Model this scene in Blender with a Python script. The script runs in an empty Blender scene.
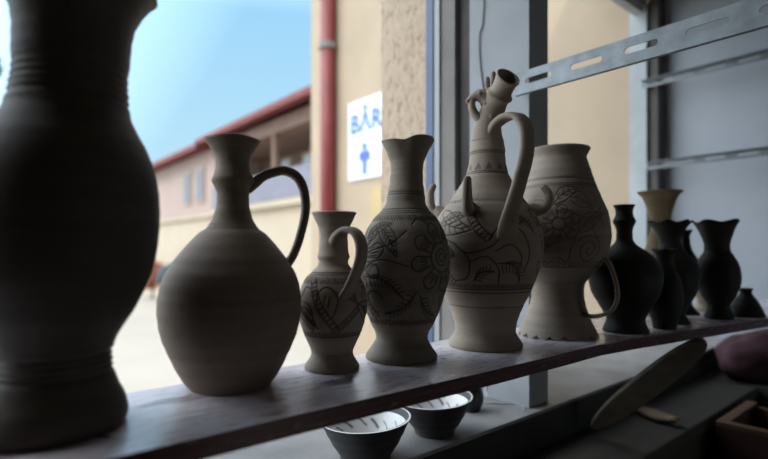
import bpy, bmesh, math, random
import numpy as np
from mathutils import Vector, Matrix
R = math.radians
PI = math.pi
random.seed(7)
C = bpy.context.scene.collection

# ------------------------------------------------------------------ levels (metres)
EYE = 1.60            # camera height
PT = EYE - 0.16       # top of the plank shelf
LG = EYE - 0.339      # top of the window ledge
BN = EYE - 0.42       # top of the lower bench

# ------------------------------------------------------------------ materials
def new_mat(name):
    m = bpy.data.materials.new(name); m.use_nodes = True
    nt = m.node_tree
    return m, nt, nt.nodes['Principled BSDF']

def nd(nt, t, **kw):
    n = nt.nodes.new(t)
    for k, v in kw.items():
        if k.startswith('i_'): n.inputs[k[2:].replace('_', ' ')].default_value = v
        else: setattr(n, k, v)
    return n

def ramp(nt, fac, stops):
    r = nt.nodes.new('ShaderNodeValToRGB')
    el = r.color_ramp.elements
    while len(el) < len(stops): el.new(0.5)
    for e, (p, c) in zip(el, stops):
        e.position = p; e.color = (*c, 1) if len(c) == 3 else c
    nt.links.new(fac, r.inputs['Fac'])
    return r

def mix(nt, fac, a, b, mode='MIX'):
    n = nt.nodes.new('ShaderNodeMix'); n.data_type = 'RGBA'; n.blend_type = mode
    for s, v in ((n.inputs[0], fac), (n.inputs[6], a), (n.inputs[7], b)):
        if hasattr(v, 'links'): nt.links.new(v, s)
        elif isinstance(v, (int, float)): s.default_value = v
        else: s.default_value = (*v, 1)
    return n.outputs[2]

def noise(nt, scale, detail=4, stretch=(1, 1, 1), rough=.55):
    tc = nd(nt, 'ShaderNodeTexCoord'); mp = nd(nt, 'ShaderNodeMapping')
    mp.inputs['Scale'].default_value = stretch
    nt.links.new(tc.outputs['Object'], mp.inputs['Vector'])
    n = nd(nt, 'ShaderNodeTexNoise'); n.inputs['Scale'].default_value = scale
    n.inputs['Detail'].default_value = detail; n.inputs['Roughness'].default_value = rough
    nt.links.new(mp.outputs['Vector'], n.inputs['Vector'])
    return n.outputs['Fac']

def bump(nt, bsdf, h, strength, dist):
    b = nd(nt, 'ShaderNodeBump'); b.inputs['Strength'].default_value = strength
    b.inputs['Distance'].default_value = dist
    nt.links.new(h, b.inputs['Height']); nt.links.new(b.outputs['Normal'], bsdf.inputs['Normal'])
    return b

def plain(name, col, rough=.7, metal=0, var=.12, scale=6, bmp=0, bscale=40, bdist=.002, stretch=(1, 1, 1), spec=.5):
    m, nt, b = new_mat(name)
    n = noise(nt, scale, 5, stretch)
    lo = tuple(c * (1 - var) for c in col); hi = tuple(min(1, c * (1 + var)) for c in col)
    r = ramp(nt, n, [(.3, lo), (.7, hi)])
    nt.links.new(r.outputs['Color'], b.inputs['Base Color'])
    b.inputs['Roughness'].default_value = rough; b.inputs['Metallic'].default_value = metal
    b.inputs['Specular IOR Level'].default_value = spec
    if bmp: bump(nt, b, noise(nt, bscale, 4, stretch), bmp, bdist)
    return m

def clay(name, col, col2, dark=(.02, .015, .012), rough=.75, ring=.35, spec=.3, mott=.6):
    """fired or drying clay: mottled, faint throwing rings, darkened incised lines"""
    m, nt, b = new_mat(name)
    n1 = noise(nt, 9, 5, (1, 1, 1.6)); n2 = noise(nt, 7, 3, (.4, .4, 9)); n3 = noise(nt, 130, 2)
    r1 = ramp(nt, n1, [(.35, col), (.68, col2)])
    c = mix(nt, mott, r1.outputs['Color'], ramp(nt, n2, [(.3, col), (.7, col2)]).outputs['Color'])
    sp = ramp(nt, n3, [(.24, (.55, .5, .45)), (.36, (1, 1, 1))])
    c = mix(nt, .55, c, sp.outputs['Color'], 'MULTIPLY')
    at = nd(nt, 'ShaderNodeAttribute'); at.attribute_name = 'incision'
    c = mix(nt, at.outputs['Fac'], c, dark)  # incised lines take the darker colour
    nt.links.new(c, b.inputs['Base Color'])
    b.inputs['Roughness'].default_value = rough; b.inputs['Specular IOR Level'].default_value = spec
    add = nd(nt, 'ShaderNodeMath'); add.operation = 'ADD'
    mu = nd(nt, 'ShaderNodeMath'); mu.operation = 'MULTIPLY'; mu.inputs[1].default_value = ring
    nt.links.new(noise(nt, 7, 3, (.25, .25, 14)), mu.inputs[0])
    nt.links.new(mu.outputs[0], add.inputs[0]); nt.links.new(noise(nt, 120, 3), add.inputs[1])
    bump(nt, b, add.outputs[0], .35, .0012)
    return m

M = {}
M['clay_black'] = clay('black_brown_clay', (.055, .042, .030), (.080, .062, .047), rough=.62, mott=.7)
M['clay_brown'] = clay('brown_clay', (.17, .122, .090), (.255, .195, .15), rough=.7, mott=.7)
M['clay_grey'] = clay('grey_beige_clay', (.27, .212, .165), (.39, .318, .262), (.018, .013, .011))
M['clay_grey_dark'] = clay('dark_grey_clay', (.17, .135, .105), (.29, .245, .20), (.016, .012, .010))  # darker grey tone, for the tall flower vase
M['clay_warm'] = clay('warm_cream_clay', (.38, .31, .225), (.50, .41, .30), (.05, .035, .025))
M['clay_dusk'] = clay('dark_glazed_clay', (.012, .012, .009), (.024, .022, .017), rough=.6, spec=.3)
M['clay_tan'] = clay('tan_clay', (.26, .18, .10), (.36, .27, .16))
M['clay_skirt'] = clay('pale_grey_brown_clay', (.21, .163, .125), (.34, .28, .235), (.03, .022, .018))
M['bowl_out'] = clay('dark_bowl_clay', (.045, .042, .042), (.075, .07, .07), rough=.5)
M['bowl_in'] = clay('white_bowl_glaze', (.62, .62, .62), (.76, .75, .73), (.03, .035, .04), rough=.3, spec=.6, ring=0)
M['pale'] = plain('cream_render_wall', (.42, .32, .225), .9, var=.07, scale=3, bmp=.2, bscale=30)
M['pipe_red'] = plain('red_painted_pipe', (.22, .03, .028), .45, var=.15)
M['blue_metal'] = plain('slotted_galvanised_steel', (.20, .22, .235), .5, metal=.4, var=.25, scale=30, bmp=.25, bscale=90, bdist=.001)
M['frame_blue'] = plain('blue_painted_frame', (.075, .11, .22), .5, var=.1)
M['frame_light'] = plain('light_grey_frame', (.36, .37, .38), .5, var=.08)
M['frame_grey'] = plain('grey_window_post', (.20, .18, .165), .7, var=.25, scale=5)
M['frame_dark'] = plain('dark_grey_gap', (.06, .053, .05), .85, var=.4, scale=7)
M['pillar'] = plain('grey_blue_plaster_pillar', (.34, .35, .37), .85, var=.1, scale=5, bmp=.2)
M['white_post'] = plain('pale_painted_post', (.40, .43, .45), .6, var=.12, scale=9)
M['gap'] = plain('dark_recess_post', (.10, .095, .09), .8)
M['int_wall'] = plain('interior_plaster', (.13, .095, .07), .9, var=.05, scale=3)
M['wall_panel'] = plain('grey_blue_painted_wall', (.40, .43, .48), .7, var=.1, scale=1.6, bmp=.15, bscale=12, bdist=.004)
M['floor'] = plain('concrete_floor', (.08, .065, .05), .85, var=.2)
M['ledge'] = plain('dusty_grey_ledge', (.27, .255, .25), .55, var=.28, scale=9, bmp=.5, bscale=70, bdist=.002)
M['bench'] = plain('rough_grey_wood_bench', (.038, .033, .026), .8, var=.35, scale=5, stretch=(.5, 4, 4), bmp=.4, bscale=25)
M['dark_wall'] = plain('shade_toned_wall', (.035, .035, .030), .85, var=.3)  # shade under the ledge put into the wall's base colour
M['ground'] = plain('pale_concrete_yard', (.43, .365, .30), .9, var=.06, scale=.6)
M['roof'] = plain('dark_red_roof', (.20, .05, .045), .8, var=.2)
M['soffit'] = plain('brown_wood_soffit', (.22, .135, .10), .8, var=.2)
M['far_wall'] = plain('pink_cream_wall', (.40, .29, .25), .9, var=.05, scale=.8)
M['far_cream'] = plain('light_cream_wall', (.47, .38, .28), .9, var=.05, scale=.8)
M['far_glass'] = plain('blue_grey_window_pane', (.16, .17, .20), .6, var=.1)
M['rail'] = plain('blue_grey_railing', (.20, .19, .23), .7, var=.15)
M['sign_white'] = plain('white_sign_sheet', (.72, .80, .86), .4, var=.03)
M['sign_blue'] = plain('blue_sign_paint', (.045, .11, .46), .4, var=.03)
M['yellow'] = plain('ochre_yellow_board', (.46, .34, .16), .6, var=.1)
M['bark'] = plain('tree_bark', (.14, .10, .07), .9)
M['leaf'] = plain('dull_green_leaf', (.13, .17, .06), .7, var=.4, scale=3)
M['leaf_red'] = plain('reddish_flowering_leaf', (.42, .14, .07), .7, var=.5, scale=8)
M['leaf_blue'] = plain('grey_blue_leaf', (.16, .20, .24), .7, var=.4, scale=8)
M['wire'] = plain('dark_wire', (.03, .03, .035), .6)
M['wire_white'] = plain('pale_wire', (.45, .47, .5), .5)
M['board'] = plain('dusty_wooden_board', (.10, .082, .060), .75, var=.3, scale=6, stretch=(1, 8, 8), bmp=.3, bscale=20)
M['scrap'] = plain('light_brown_wood', (.17, .10, .055), .7, var=.3, scale=14)
M['crate'] = plain('orange_brown_crate_wood', (.13, .065, .03), .7, var=.35, scale=4, stretch=(.4, .4, 6))
M['crate_dark'] = plain('dark_red_crate_wood', (.07, .028, .02), .7, var=.3, scale=4)
M['cloth'] = plain('maroon_sack_cloth', (.055, .018, .024), .9, var=.35, scale=9, bmp=.6, bscale=18, bdist=.01)
M['black_pot'] = plain('black_glazed_pot', (.015, .015, .018), .4)

# roughcast pier: coarse grain
m, nt, b = new_mat('roughcast_plaster')
n = noise(nt, 55, 6, (1, 1, .55), .7)
r = ramp(nt, n, [(.36, (.35, .25, .175)), (.5, (.57, .43, .32)), (.7, (.63, .48, .36))])
nt.links.new(r.outputs['Color'], b.inputs['Base Color']); b.inputs['Roughness'].default_value = .95
bump(nt, b, n, .9, .006); M['roughcast'] = m

# plank: worn maroon paint with clay dust, paled to carry sky sheen in its colour
def plank_mat(name, dust_sheen):
    m, nt, b = new_mat(name)
    grain = noise(nt, 5, 6, (1.2, 26, 26), .6); patch = noise(nt, 7, 5, (1, 2.2, 1)); fine = noise(nt, 150, 4, (.3, 1, 1))
    base = ramp(nt, grain, [(.3, (.045, .014, .016)), (.55, (.10, .038, .040)), (.75, (.17, .10, .085))]).outputs['Color']
    if dust_sheen:
        f = ramp(nt, patch, [(.33, (.22,) * 3), (.42, (.85,) * 3), (.55, (1.0,) * 3)]).outputs['Color']
        f2 = ramp(nt, fine, [(.34, (.55,) * 3), (.46, (1,) * 3)]).outputs['Color']
        f = mix(nt, 1.0, f, f2, 'MULTIPLY')
        spots = ramp(nt, noise(nt, 38, 2), [(.70, (1,) * 3), (.76, (.05,) * 3)]).outputs['Color']
        f = mix(nt, 1.0, f, spots, 'MULTIPLY')
        base = mix(nt, f, base, ramp(nt, grain, [(.3, (.68, .60, .64)), (.7, (.86, .78, .82))]).outputs['Color'])
    else:
        f = ramp(nt, fine, [(.58, (0,) * 3), (.72, (.5,) * 3)]).outputs['Color']
        base = mix(nt, .35, base, (.14, .050, .055))
        base = mix(nt, f, base, (.26, .19, .15))
    nt.links.new(base, b.inputs['Base Color'])
    rr = ramp(nt, patch, [(.3, (.16,) * 3), (.7, (.30,) * 3)])
    nt.links.new(rr.outputs['Color'], b.inputs['Roughness'])
    b.inputs['Specular IOR Level'].default_value = 1.0 if dust_sheen else .25
    ad = nd(nt, 'ShaderNodeMath'); ad.operation = 'ADD'
    nt.links.new(grain, ad.inputs[0]); nt.links.new(fine, ad.inputs[1])
    bump(nt, b, ad.outputs[0], .35, .0012)
    return m
M['plank_top'] = plank_mat('dusty_worn_sheen_plank_top', True)
M['plank_side'] = plank_mat('maroon_painted_plank_edge', False)

# ------------------------------------------------------------------ object helpers
def tag(o, label=None, cat=None, group=None, kind=None):
    if label: o['label'] = label
    if cat: o['category'] = cat
    if group: o['group'] = group
    if kind: o['kind'] = kind
    return o

def empty(name, loc, rz=0.0):
    o = bpy.data.objects.new(name, None); C.objects.link(o)
    o.location = loc; o.rotation_euler = (0, 0, rz); o.empty_display_size = .05
    return o

def link(name, bm, mats, parent=None, smooth=False, weld=False):
    me = bpy.data.meshes.new(name)
    bmesh.ops.recalc_face_normals(bm, faces=bm.faces)
    bm.to_mesh(me); bm.free()
    for mt in (mats if isinstance(mats, (list, tuple)) else [mats]): me.materials.append(mt)
    if smooth: me.polygons.foreach_set('use_smooth', [True] * len(me.polygons))
    o = bpy.data.objects.new(name, me); C.objects.link(o)
    if parent: o.parent = parent
    return o

def box(bm, x0, x1, y0, y1, z0, z1, bev=0, mi=0):
    vs = [bm.verts.new((x, y, z)) for x in (x0, x1) for y in (y0, y1) for z in (z0, z1)]
    f = [(0, 1, 3, 2), (4, 6, 7, 5), (0, 4, 5, 1), (2, 3, 7, 6), (0, 2, 6, 4), (1, 5, 7, 3)]
    fs = [bm.faces.new([vs[i] for i in q]) for q in f]
    for q in fs: q.material_index = mi
    if bev:
        es = list({e for q in fs for e in q.edges})
        bmesh.ops.bevel(bm, geom=es, offset=bev, segments=2, affect='EDGES', profile=.6)
    return fs

def structure(name, boxes, mat, bev=0):
    bm = bmesh.new()
    for b_ in boxes: box(bm, *b_, bev=bev)
    return tag(link(name, bm, mat), kind='structure')

def prism(bm, poly, z0, z1, mi_top=0, mi_side=0):
    lo = [bm.verts.new((x, y, z0)) for x, y in poly]; hi = [bm.verts.new((x, y, z1)) for x, y in poly]
    f = bm.faces.new(hi); f.material_index = mi_top
    f = bm.faces.new(lo[::-1]); f.material_index = mi_side
    n = len(poly)
    for i in range(n):
        f = bm.faces.new((lo[i], lo[(i + 1) % n], hi[(i + 1) % n], hi[i])); f.material_index = mi_side

def catmull(pts, n):
    P = [np.array(p, float) for p in pts]
    P = [2 * P[0] - P[1]] + P + [2 * P[-1] - P[-2]]
    out = []
    for i in range(1, len(P) - 2):
        for k in range(n):
            t = k / n
            a, b_, c, d = P[i - 1], P[i], P[i + 1], P[i + 2]
            out.append(.5 * ((2 * b_) + (-a + c) * t + (2 * a - 5 * b_ + 4 * c - d) * t * t + (-a + 3 * b_ - 3 * c + d) * t ** 3))
    out.append(P[-2]); return out

def sweep(bm, pts, rads, seg=14, n=8, side=None, flatk=1.0, capround=True, ridge=0):
    """tube along a smooth path. rads: list of (w, h): w across `side`, h in the bend plane"""
    path = catmull(pts, n)
    rr = catmull([(a, b_) for a, b_ in rads], n) if len(rads) == len(pts) else [rads[0]] * len(path)
    sd = Vector(side).normalized() if side is not None else None
    rings = []
    prev = None
    N = len(path)
    for i, p in enumerate(path):
        t = Vector(path[min(i + 1, N - 1)] - path[max(i - 1, 0)]).normalized()
        if sd is not None: bvec = (sd - t * sd.dot(t)).normalized()
        else:
            ref = prev if prev is not None else (Vector((0, 0, 1)) if abs(t.z) < .9 else Vector((1, 0, 0)))
            bvec = (ref - t * ref.dot(t)).normalized(); prev = bvec
        nv = t.cross(bvec)
        w, h = rr[i]
        ring = []
        for k in range(seg):
            a = 2 * PI * k / seg
            ca, sa = math.cos(a), math.sin(a)
            e = .82 if flatk != 1 else 1
            x = math.copysign(abs(ca) ** e, ca) * w; y = math.copysign(abs(sa) ** e, sa) * h
            if ridge: y *= 1 - ridge * math.exp(-(ca / .35) ** 2)
            ring.append(bm.verts.new(Vector(p) + bvec * x + nv * y))
        rings.append(ring)
    for i in range(len(rings) - 1):
        for k in range(seg):
            bm.faces.new((rings[i][k], rings[i][(k + 1) % seg], rings[i + 1][(k + 1) % seg], rings[i + 1][k]))
    for ring, pa, pb in ((rings[0], path[0], path[1]), (rings[-1], path[-1], path[-2])):
        if capround:
            d = Vector(pa - pb).normalized() * (sum(rr[0] if ring is rings[0] else rr[-1]) * .35)
            c = bm.verts.new(Vector(pa) + d)
            inner = [bm.verts.new(Vector(pa) + d * .75 + (v.co - Vector(pa)) * .6) for v in ring]
            for k in range(seg):
                bm.faces.new((ring[k], ring[(k + 1) % seg], inner[(k + 1) % seg], inner[k]))
                bm.faces.new((inner[k], inner[(k + 1) % seg], c))
        else:
            bm.faces.new(ring)
    return rings

def blob(bm, loc, sx, sy, sz, seg=16, rot=None):
    mt = Matrix.Translation(loc)
    if rot: mt = mt @ rot
    mt = mt @ Matrix.Diagonal((sx, sy, sz, 1))
    bmesh.ops.create_uvsphere(bm, u_segments=seg, v_segments=max(6, seg // 2), radius=1, matrix=mt)

# ---- profile resampling: (r, z) knots, bottom to top, smooth curve sampled at `step`
def resample(knots, step):
    pts = catmull([(r_, z_) for r_, z_ in knots], 24)
    out = [pts[0]]; acc = 0
    for a, b_ in zip(pts, pts[1:]):
        acc += float(np.hypot(*(b_ - a)))
        if acc >= step: out.append(b_); acc = 0
    if np.hypot(*(out[-1] - pts[-1])) > step * .3: out.append(pts[-1])
    else: out[-1] = pts[-1]
    return np.array(out)

def cut_profile(P, z0, z1):
    """points of P (monotone enough in z) between heights z0 and z1, with exact ends"""
    def at(z):
        i = int(np.argmin(np.abs(P[:, 1] - z)))
        j = i + 1 if (P[i, 1] < z and i + 1 < len(P)) else max(i - 1, 0)
        if abs(P[j, 1] - P[i, 1]) < 1e-9: return np.array([P[i, 0], z])
        t = (z - P[i, 1]) / (P[j, 1] - P[i, 1]); return np.array([P[i, 0] + t * (P[j, 0] - P[i, 0]), z])
    mid = [p for p in P if z0 + 1e-4 < p[1] < z1 - 1e-4]
    a = P[0] if z0 <= P[0, 1] else at(z0); b_ = P[-1] if z1 >= P[-1, 1] else at(z1)
    return np.array([a] + mid + [b_])

# ---- incised drawing: list of polylines in (s, z) metres; s measured round the pot from the front
class Ink:
    def __init__(s): s.lines = []
    def add(s, pts, w=.0009): s.lines.append((np.array(pts, float), w)); return s
    def circle(s, cx, cz, r, w=.0009, n=26, a0=0, a1=2 * PI, sx=1, sz=1):
        s.add([(cx + r * sx * math.cos(a0 + (a1 - a0) * k / n), cz + r * sz * math.sin(a0 + (a1 - a0) * k / n)) for k in range(n + 1)], w)
    def curve(s, pts, w=.0009): s.add(catmull(pts, 8), w)
    def flower(s, cx, cz, r, n=8, rings=(.11, .26, .44), hatch=True, w=.0009):
        for q in rings: s.circle(cx, cz, r * q, w)
        for k in range(n):
            a = 2 * PI * (k + .3) / n; hw = PI / n
            r0 = r * rings[-1]
            pts = []
            for u in np.linspace(0, 1, 17):
                ang = a + (u - .5) * 2 * hw * .94 * (1 if .12 < u < .88 else .8)
                rad = r0 + (r - r0) * (math.sin(PI * u) ** .42)
                pts.append((cx + rad * math.cos(ang), cz + rad * math.sin(ang)))
            s.add(pts, w)
            if hatch:
                for v in (-.45, -.15, .15, .45):
                    aa = a + v * hw
                    s.add([(cx + q * r * math.cos(aa), cz + q * r * math.sin(aa)) for q in (.56, .56 + random.uniform(.16, .3))], w * .85)
    def leaf(s, x0, z0, x1, z1, wid, veins=5, w=.0009, bend=.12, side='both'):
        d = np.array([x1 - x0, z1 - z0]); L = np.hypot(*d); t = d / L; nn = np.array([-t[1], t[0]])
        def P(u, v): return np.array([x0, z0]) + t * u * L + nn * (v + bend * L * math.sin(PI * u))
        us = np.linspace(0, 1, 15)
        s.add([P(u, wid * math.sin(PI * u ** .8)) for u in us], w)
        s.add([P(u, -wid * math.sin(PI * u ** .8)) for u in us], w)
        s.add([P(u, 0) for u in us[:13]], w)
        for k in range(veins):
            u = .2 + .6 * k / max(1, veins - 1)
            for sg in ((1, -1) if side == 'both' else (1,)):
                s.add([P(u, 0), P(min(1, u + .13), sg * wid * .62 * math.sin(PI * u ** .8))], w * .85)
    def feather(s, x0, z0, x1, z1, n=9, l=.014, w=.0009, bend=.15):
        d = np.array([x1 - x0, z1 - z0]); L = np.hypot(*d); t = d / L; nn = np.array([-t[1], t[0]])
        def P(u): return np.array([x0, z0]) + t * u * L + nn * bend * L * math.sin(PI * u)
        s.add([P(u) for u in np.linspace(0, 1, 12)], w)
        for k in range(n):
            u = .1 + .85 * k / n; ll = l * (1 - .5 * u)
            for sg in (1, -1): s.add([P(u), P(u) + t * ll * .75 + nn * sg * ll * .7], w * .9)
    def hatchband(s, s0, s1, z0, z1, step=.0052, slant=.7, w=.0009):
        x = s0
        while x < s1:
            s.add([(x + random.uniform(-.0008, .0008), z0), (x + (z1 - z0) * slant, z1 + random.uniform(-.001, .001))], w); x += step
    def dots(s, pts, wid, step=.0048, w=.0011):
        """a stippled strip: two edge lines and rows of short marks between them"""
        P = catmull(pts, 10); nrm = []
        for i in range(len(P)):
            t = P[min(i + 1, len(P) - 1)] - P[max(i - 1, 0)]; t = t / (np.hypot(*t) + 1e-9); nrm.append(np.array([-t[1], t[0]]))
        s.add([p + q * wid for p, q in zip(P, nrm)], .0009); s.add([p - q * wid for p, q in zip(P, nrm)], .0009)
        acc = 0
        for i in range(1, len(P)):
            acc += np.hypot(*(P[i] - P[i - 1]))
            if acc > step:
                acc = 0
                for v in (-.5, .5) if wid > .004 else (0,):
                    c = P[i] + nrm[i] * v * wid; s.add([c, c + np.array([.0016, .0014])], w)
    def spiral(s, cx, cz, r, turns=2.4, w=.0009):
        s.add([(cx + r * u * math.cos(turns * 2 * PI * u), cz + r * u * math.sin(turns * 2 * PI * u)) for u in np.linspace(.06, 1, 60)], w)
    def ring(s, z, w=.0008): s.add([(-10, z), (10, z)], w)

def ink_field(ink, thetas, Z, Rref, wscale=1.0):
    H = np.zeros((len(Z), len(thetas)))
    S = thetas * Rref                       # theta in [-pi, pi)
    circ = 2 * PI * Rref
    for pts, w in ink.lines:
        w = w * wscale
        if abs(pts[0][0]) > 5:              # full ring
            H = np.maximum(H, np.exp(-((Z[:, None] - pts[0][1]) / w) ** 2)); continue
        for a, b_ in zip(pts, pts[1:]):
            for off in (-circ, 0, circ):
                x0, x1 = sorted((a[0] + off, b_[0] + off)); z0, z1 = sorted((a[1], b_[1])); m_ = 3 * w
                if x1 + m_ < S[0] or x0 - m_ > S[-1]: continue
                i0, i1 = np.searchsorted(S, x0 - m_), np.searchsorted(S, x1 + m_)
                j0, j1 = np.searchsorted(Z, z0 - m_), np.searchsorted(Z, z1 + m_)
                if i1 <= i0 or j1 <= j0: continue
                X = S[i0:i1][None, :]; Y = Z[j0:j1][:, None]
                ax, az = a[0] + off, a[1]; dx, dz = b_[0] - a[0], b_[1] - a[1]
                q = dx * dx + dz * dz + 1e-12
                t = np.clip(((X - ax) * dx + (Y - az) * dz) / q, 0, 1)
                d2 = (X - ax - t * dx) ** 2 + (Y - az - t * dz) ** 2
                H[j0:j1, i0:i1] = np.maximum(H[j0:j1, i0:i1], np.exp(-d2 / (w * w)))
    return H

def turned(name, outer, mat, parent, seg=96, wall=.004, bottom='solid', top='open', ink=None, Rref=None,
           mod=None, depth=.0011, line_dark=.8, lean=0.0, wob=.0002, seed=0, wscale=1.0, inner_bottom=None):
    """a turned (lathe) piece of a pot as one closed mesh.
    outer: array (r, z) bottom to top. bottom: 'solid' closes with a disc and a real inside floor; 'ring' leaves a sleeve
    top: 'open' gives a wall thickness, 'solid' closes with a disc."""
    th = -PI + 2 * PI * np.arange(seg) / seg
    rng = np.random.RandomState(seed)
    ro, zo = outer[:, 0], outer[:, 1]
    n = len(ro)
    rows_r = np.repeat(ro[:, None], seg, 1); rows_z = np.repeat(zo[:, None], seg, 1)
    ph = rng.rand(4) * 6
    w = wob * (np.sin(zo * 410 + ph[0]) + .6 * np.sin(zo * 173 + ph[1]))[:, None] + wob * .9 * np.sin(2 * th[None, :] + zo[:, None] * 25 + ph[2])
    rows_r = rows_r + w
    H = np.zeros((n, seg))
    if ink is not None:
        H = ink_field(ink, th, zo, Rref, wscale)
        rows_r = rows_r - depth * H
    parts_r, parts_z, parts_h = [rows_r], [rows_z], [H]
    if top == 'open':
        # rounded lip, then down the inside
        lip_r = np.repeat(np.array([ro[-1] - wall * .18, ro[-1] - wall * .5, ro[-1] - wall * .85])[:, None], seg, 1) + w[-1]
        lip_z = np.repeat(np.array([zo[-1] + wall * .28, zo[-1] + wall * .4, zo[-1] + wall * .25])[:, None], seg, 1)
        k = max(1, n // 40) if ink is not None else 1
        idx = list(range(n - 1, -1, -k))
        if idx[-1] != 0: idx.append(0)
        if bottom == 'solid': idx = [i for i in idx if zo[i] > zo[0] + wall * 1.3]
        ir = np.repeat(np.maximum(ro[idx] - wall, .001)[:, None], seg, 1) + w[idx] * .5; iz = np.repeat(zo[idx][:, None], seg, 1)
        parts_r += [lip_r, ir]; parts_z += [lip_z, iz]; parts_h += [np.zeros_like(lip_r), np.zeros_like(ir)]
    elif top == 'sleeve':
        k = max(1, n // 40) if ink is not None else 1
        idx = list(range(n - 1, -1, -k))
        if idx[-1] != 0: idx.append(0)
        if bottom == 'solid': idx = [i for i in idx if zo[i] > zo[0] + wall * 1.3 or i == n - 1]
        ir = np.repeat(np.maximum(ro[idx] - wall, .001)[:, None], seg, 1); iz = np.repeat(zo[idx][:, None], seg, 1)
        parts_r.append(ir); parts_z.append(iz); parts_h.append(np.zeros_like(ir))
    RR = np.vstack(parts_r); ZZ = np.vstack(parts_z); HH = np.vstack(parts_h)
    T = np.repeat(th[None, :], RR.shape[0], 0)
    if mod: RR, ZZ = mod(T, RR, ZZ)
    X = RR * np.sin(T) + lean * ZZ; Y = -RR * np.cos(T)
    co = np.stack([X, Y, ZZ], -1).reshape(-1, 3)
    nr = RR.shape[0]
    faces = []
    J = np.arange(seg); J1 = (J + 1) % seg
    for i in range(nr - 1):
        a = i * seg; b_ = (i + 1) * seg
        faces.append(np.stack([a + J, a + J1, b_ + J1, b_ + J], -1))
    if bottom == 'ring':                      # sleeve closed on itself underneath
        a = (nr - 1) * seg
        faces.append(np.stack([a + J, a + J1, J1, J], -1))
    quads = np.vstack(faces).tolist()
    if bottom == 'solid':
        quads.append(list(range(seg - 1, -1, -1)))
        quads.append(list(range((nr - 1) * seg, nr * seg)))
    me = bpy.data.meshes.new(name)
    me.from_pydata(co.tolist(), [], quads); me.update()
    me.polygons.foreach_set('use_smooth', [len(p.vertices) == 4 for p in me.polygons])
    at = me.attributes.new('incision', 'FLOAT', 'POINT'); at.data.foreach_set('value', (HH.reshape(-1) * line_dark).astype(np.float32))
    me.materials.append(mat)
    o = bpy.data.objects.new(name, me); C.objects.link(o)
    if parent: o.parent = parent
    bm = bmesh.new(); bm.from_mesh(me); bmesh.ops.recalc_face_normals(bm, faces=bm.faces); bm.to_mesh(me); bm.free()
    return o

def pot_root(name, x, y, label, cat, group=None):
    """an Empty on the plank; its local -y faces the room corner the jugs face, local +x is to their right"""
    az = math.atan2(y, x)
    e = empty(name, (x, y, PT), az - PI / 2)
    return tag(e, label, cat, group)

def pot(root, knots, zf, zn, mat, seg=96, step=.003, ink=None, Rref=.06, neck_ink=None, lean=0.0, mod=None, foot_mod=None,
        wall=.004, seed=0, foot_mat=None, neck_mat=None, decor_seg=440, wscale=1.0, line_dark=.8, foot_seg=None, wob=.0002, solid_neck=False):
    """foot / body / neck meshes cut from one profile"""
    P = resample(knots, step)
    if zf > 0:
        turned('foot', cut_profile(P, -1, zf), foot_mat or mat, root, foot_seg or seg, top='sleeve', bottom='solid',
               lean=lean, mod=foot_mod, seed=seed, wall=wall * 1.6, wob=wob)
    if ink is not None:
        Pb = resample(knots, .00085); turned('body', cut_profile(Pb, zf, zn), mat, root, decor_seg, top='sleeve', bottom='solid' if zf <= 0 else 'ring',
               ink=ink, Rref=Rref, lean=lean, seed=seed, wall=wall, wscale=wscale, line_dark=line_dark, wob=wob)
    else:
        turned('body', cut_profile(P, zf, zn), mat, root, seg, top='sleeve', bottom='solid' if zf <= 0 else 'ring', lean=lean, seed=seed, wall=wall, wob=wob)
    if neck_ink is not None:
        Pn = resample(knots, .001); turned('neck', cut_profile(Pn, zn, 9), neck_mat or mat, root, 200, top='open', bottom='ring',
               ink=neck_ink, Rref=Rref * .5, lean=lean, mod=mod, seed=seed, wall=wall, line_dark=line_dark, wob=wob)
    else:
        turned('neck', cut_profile(P, zn, 9), neck_mat or mat, root, seg, top='open', bottom='ring', lean=lean, mod=mod, seed=seed, wall=wall, wob=wob)

def handle(root, pts, rads, mat, side, name='handle', seg=16, ridge=.12):
    bm = bmesh.new()
    sweep(bm, pts, rads, seg=seg, n=10, side=side, flatk=.8, ridge=ridge)
    return link(name, bm, mat, root, smooth=True)

#==SCENE==

# =================================================================== THE POTS ON THE PLANK
# ---- large dark vase, nearest
def neck_rings(P_z0, pitch, count, amp, width=.0016):
    def f(T, RR, ZZ):
        for k in range(count):
            RR = RR - amp * np.exp(-((ZZ - P_z0 - k * pitch) / width) ** 2)
        return RR, ZZ
    return f
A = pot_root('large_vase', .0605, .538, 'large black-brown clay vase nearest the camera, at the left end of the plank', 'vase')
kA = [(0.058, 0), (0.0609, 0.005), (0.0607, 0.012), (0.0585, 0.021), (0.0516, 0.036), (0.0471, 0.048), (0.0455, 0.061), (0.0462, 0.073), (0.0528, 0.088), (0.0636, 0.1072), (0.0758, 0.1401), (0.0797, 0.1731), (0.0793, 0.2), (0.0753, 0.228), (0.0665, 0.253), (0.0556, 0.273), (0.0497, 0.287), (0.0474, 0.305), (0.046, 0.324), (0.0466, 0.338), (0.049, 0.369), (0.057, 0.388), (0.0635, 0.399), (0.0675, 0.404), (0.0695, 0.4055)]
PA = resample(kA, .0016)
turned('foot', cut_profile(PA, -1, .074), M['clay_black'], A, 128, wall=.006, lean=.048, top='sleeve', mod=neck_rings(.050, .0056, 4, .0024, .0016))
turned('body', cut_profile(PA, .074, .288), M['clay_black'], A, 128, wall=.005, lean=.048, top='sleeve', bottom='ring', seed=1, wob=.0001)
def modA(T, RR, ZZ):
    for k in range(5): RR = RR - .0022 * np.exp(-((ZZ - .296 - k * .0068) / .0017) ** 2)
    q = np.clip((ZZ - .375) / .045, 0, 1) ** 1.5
    return RR * (1 + .05 * q * np.cos(6 * T + 1.2)), ZZ + .004 * q * np.cos(6 * T + 1.2)
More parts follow.
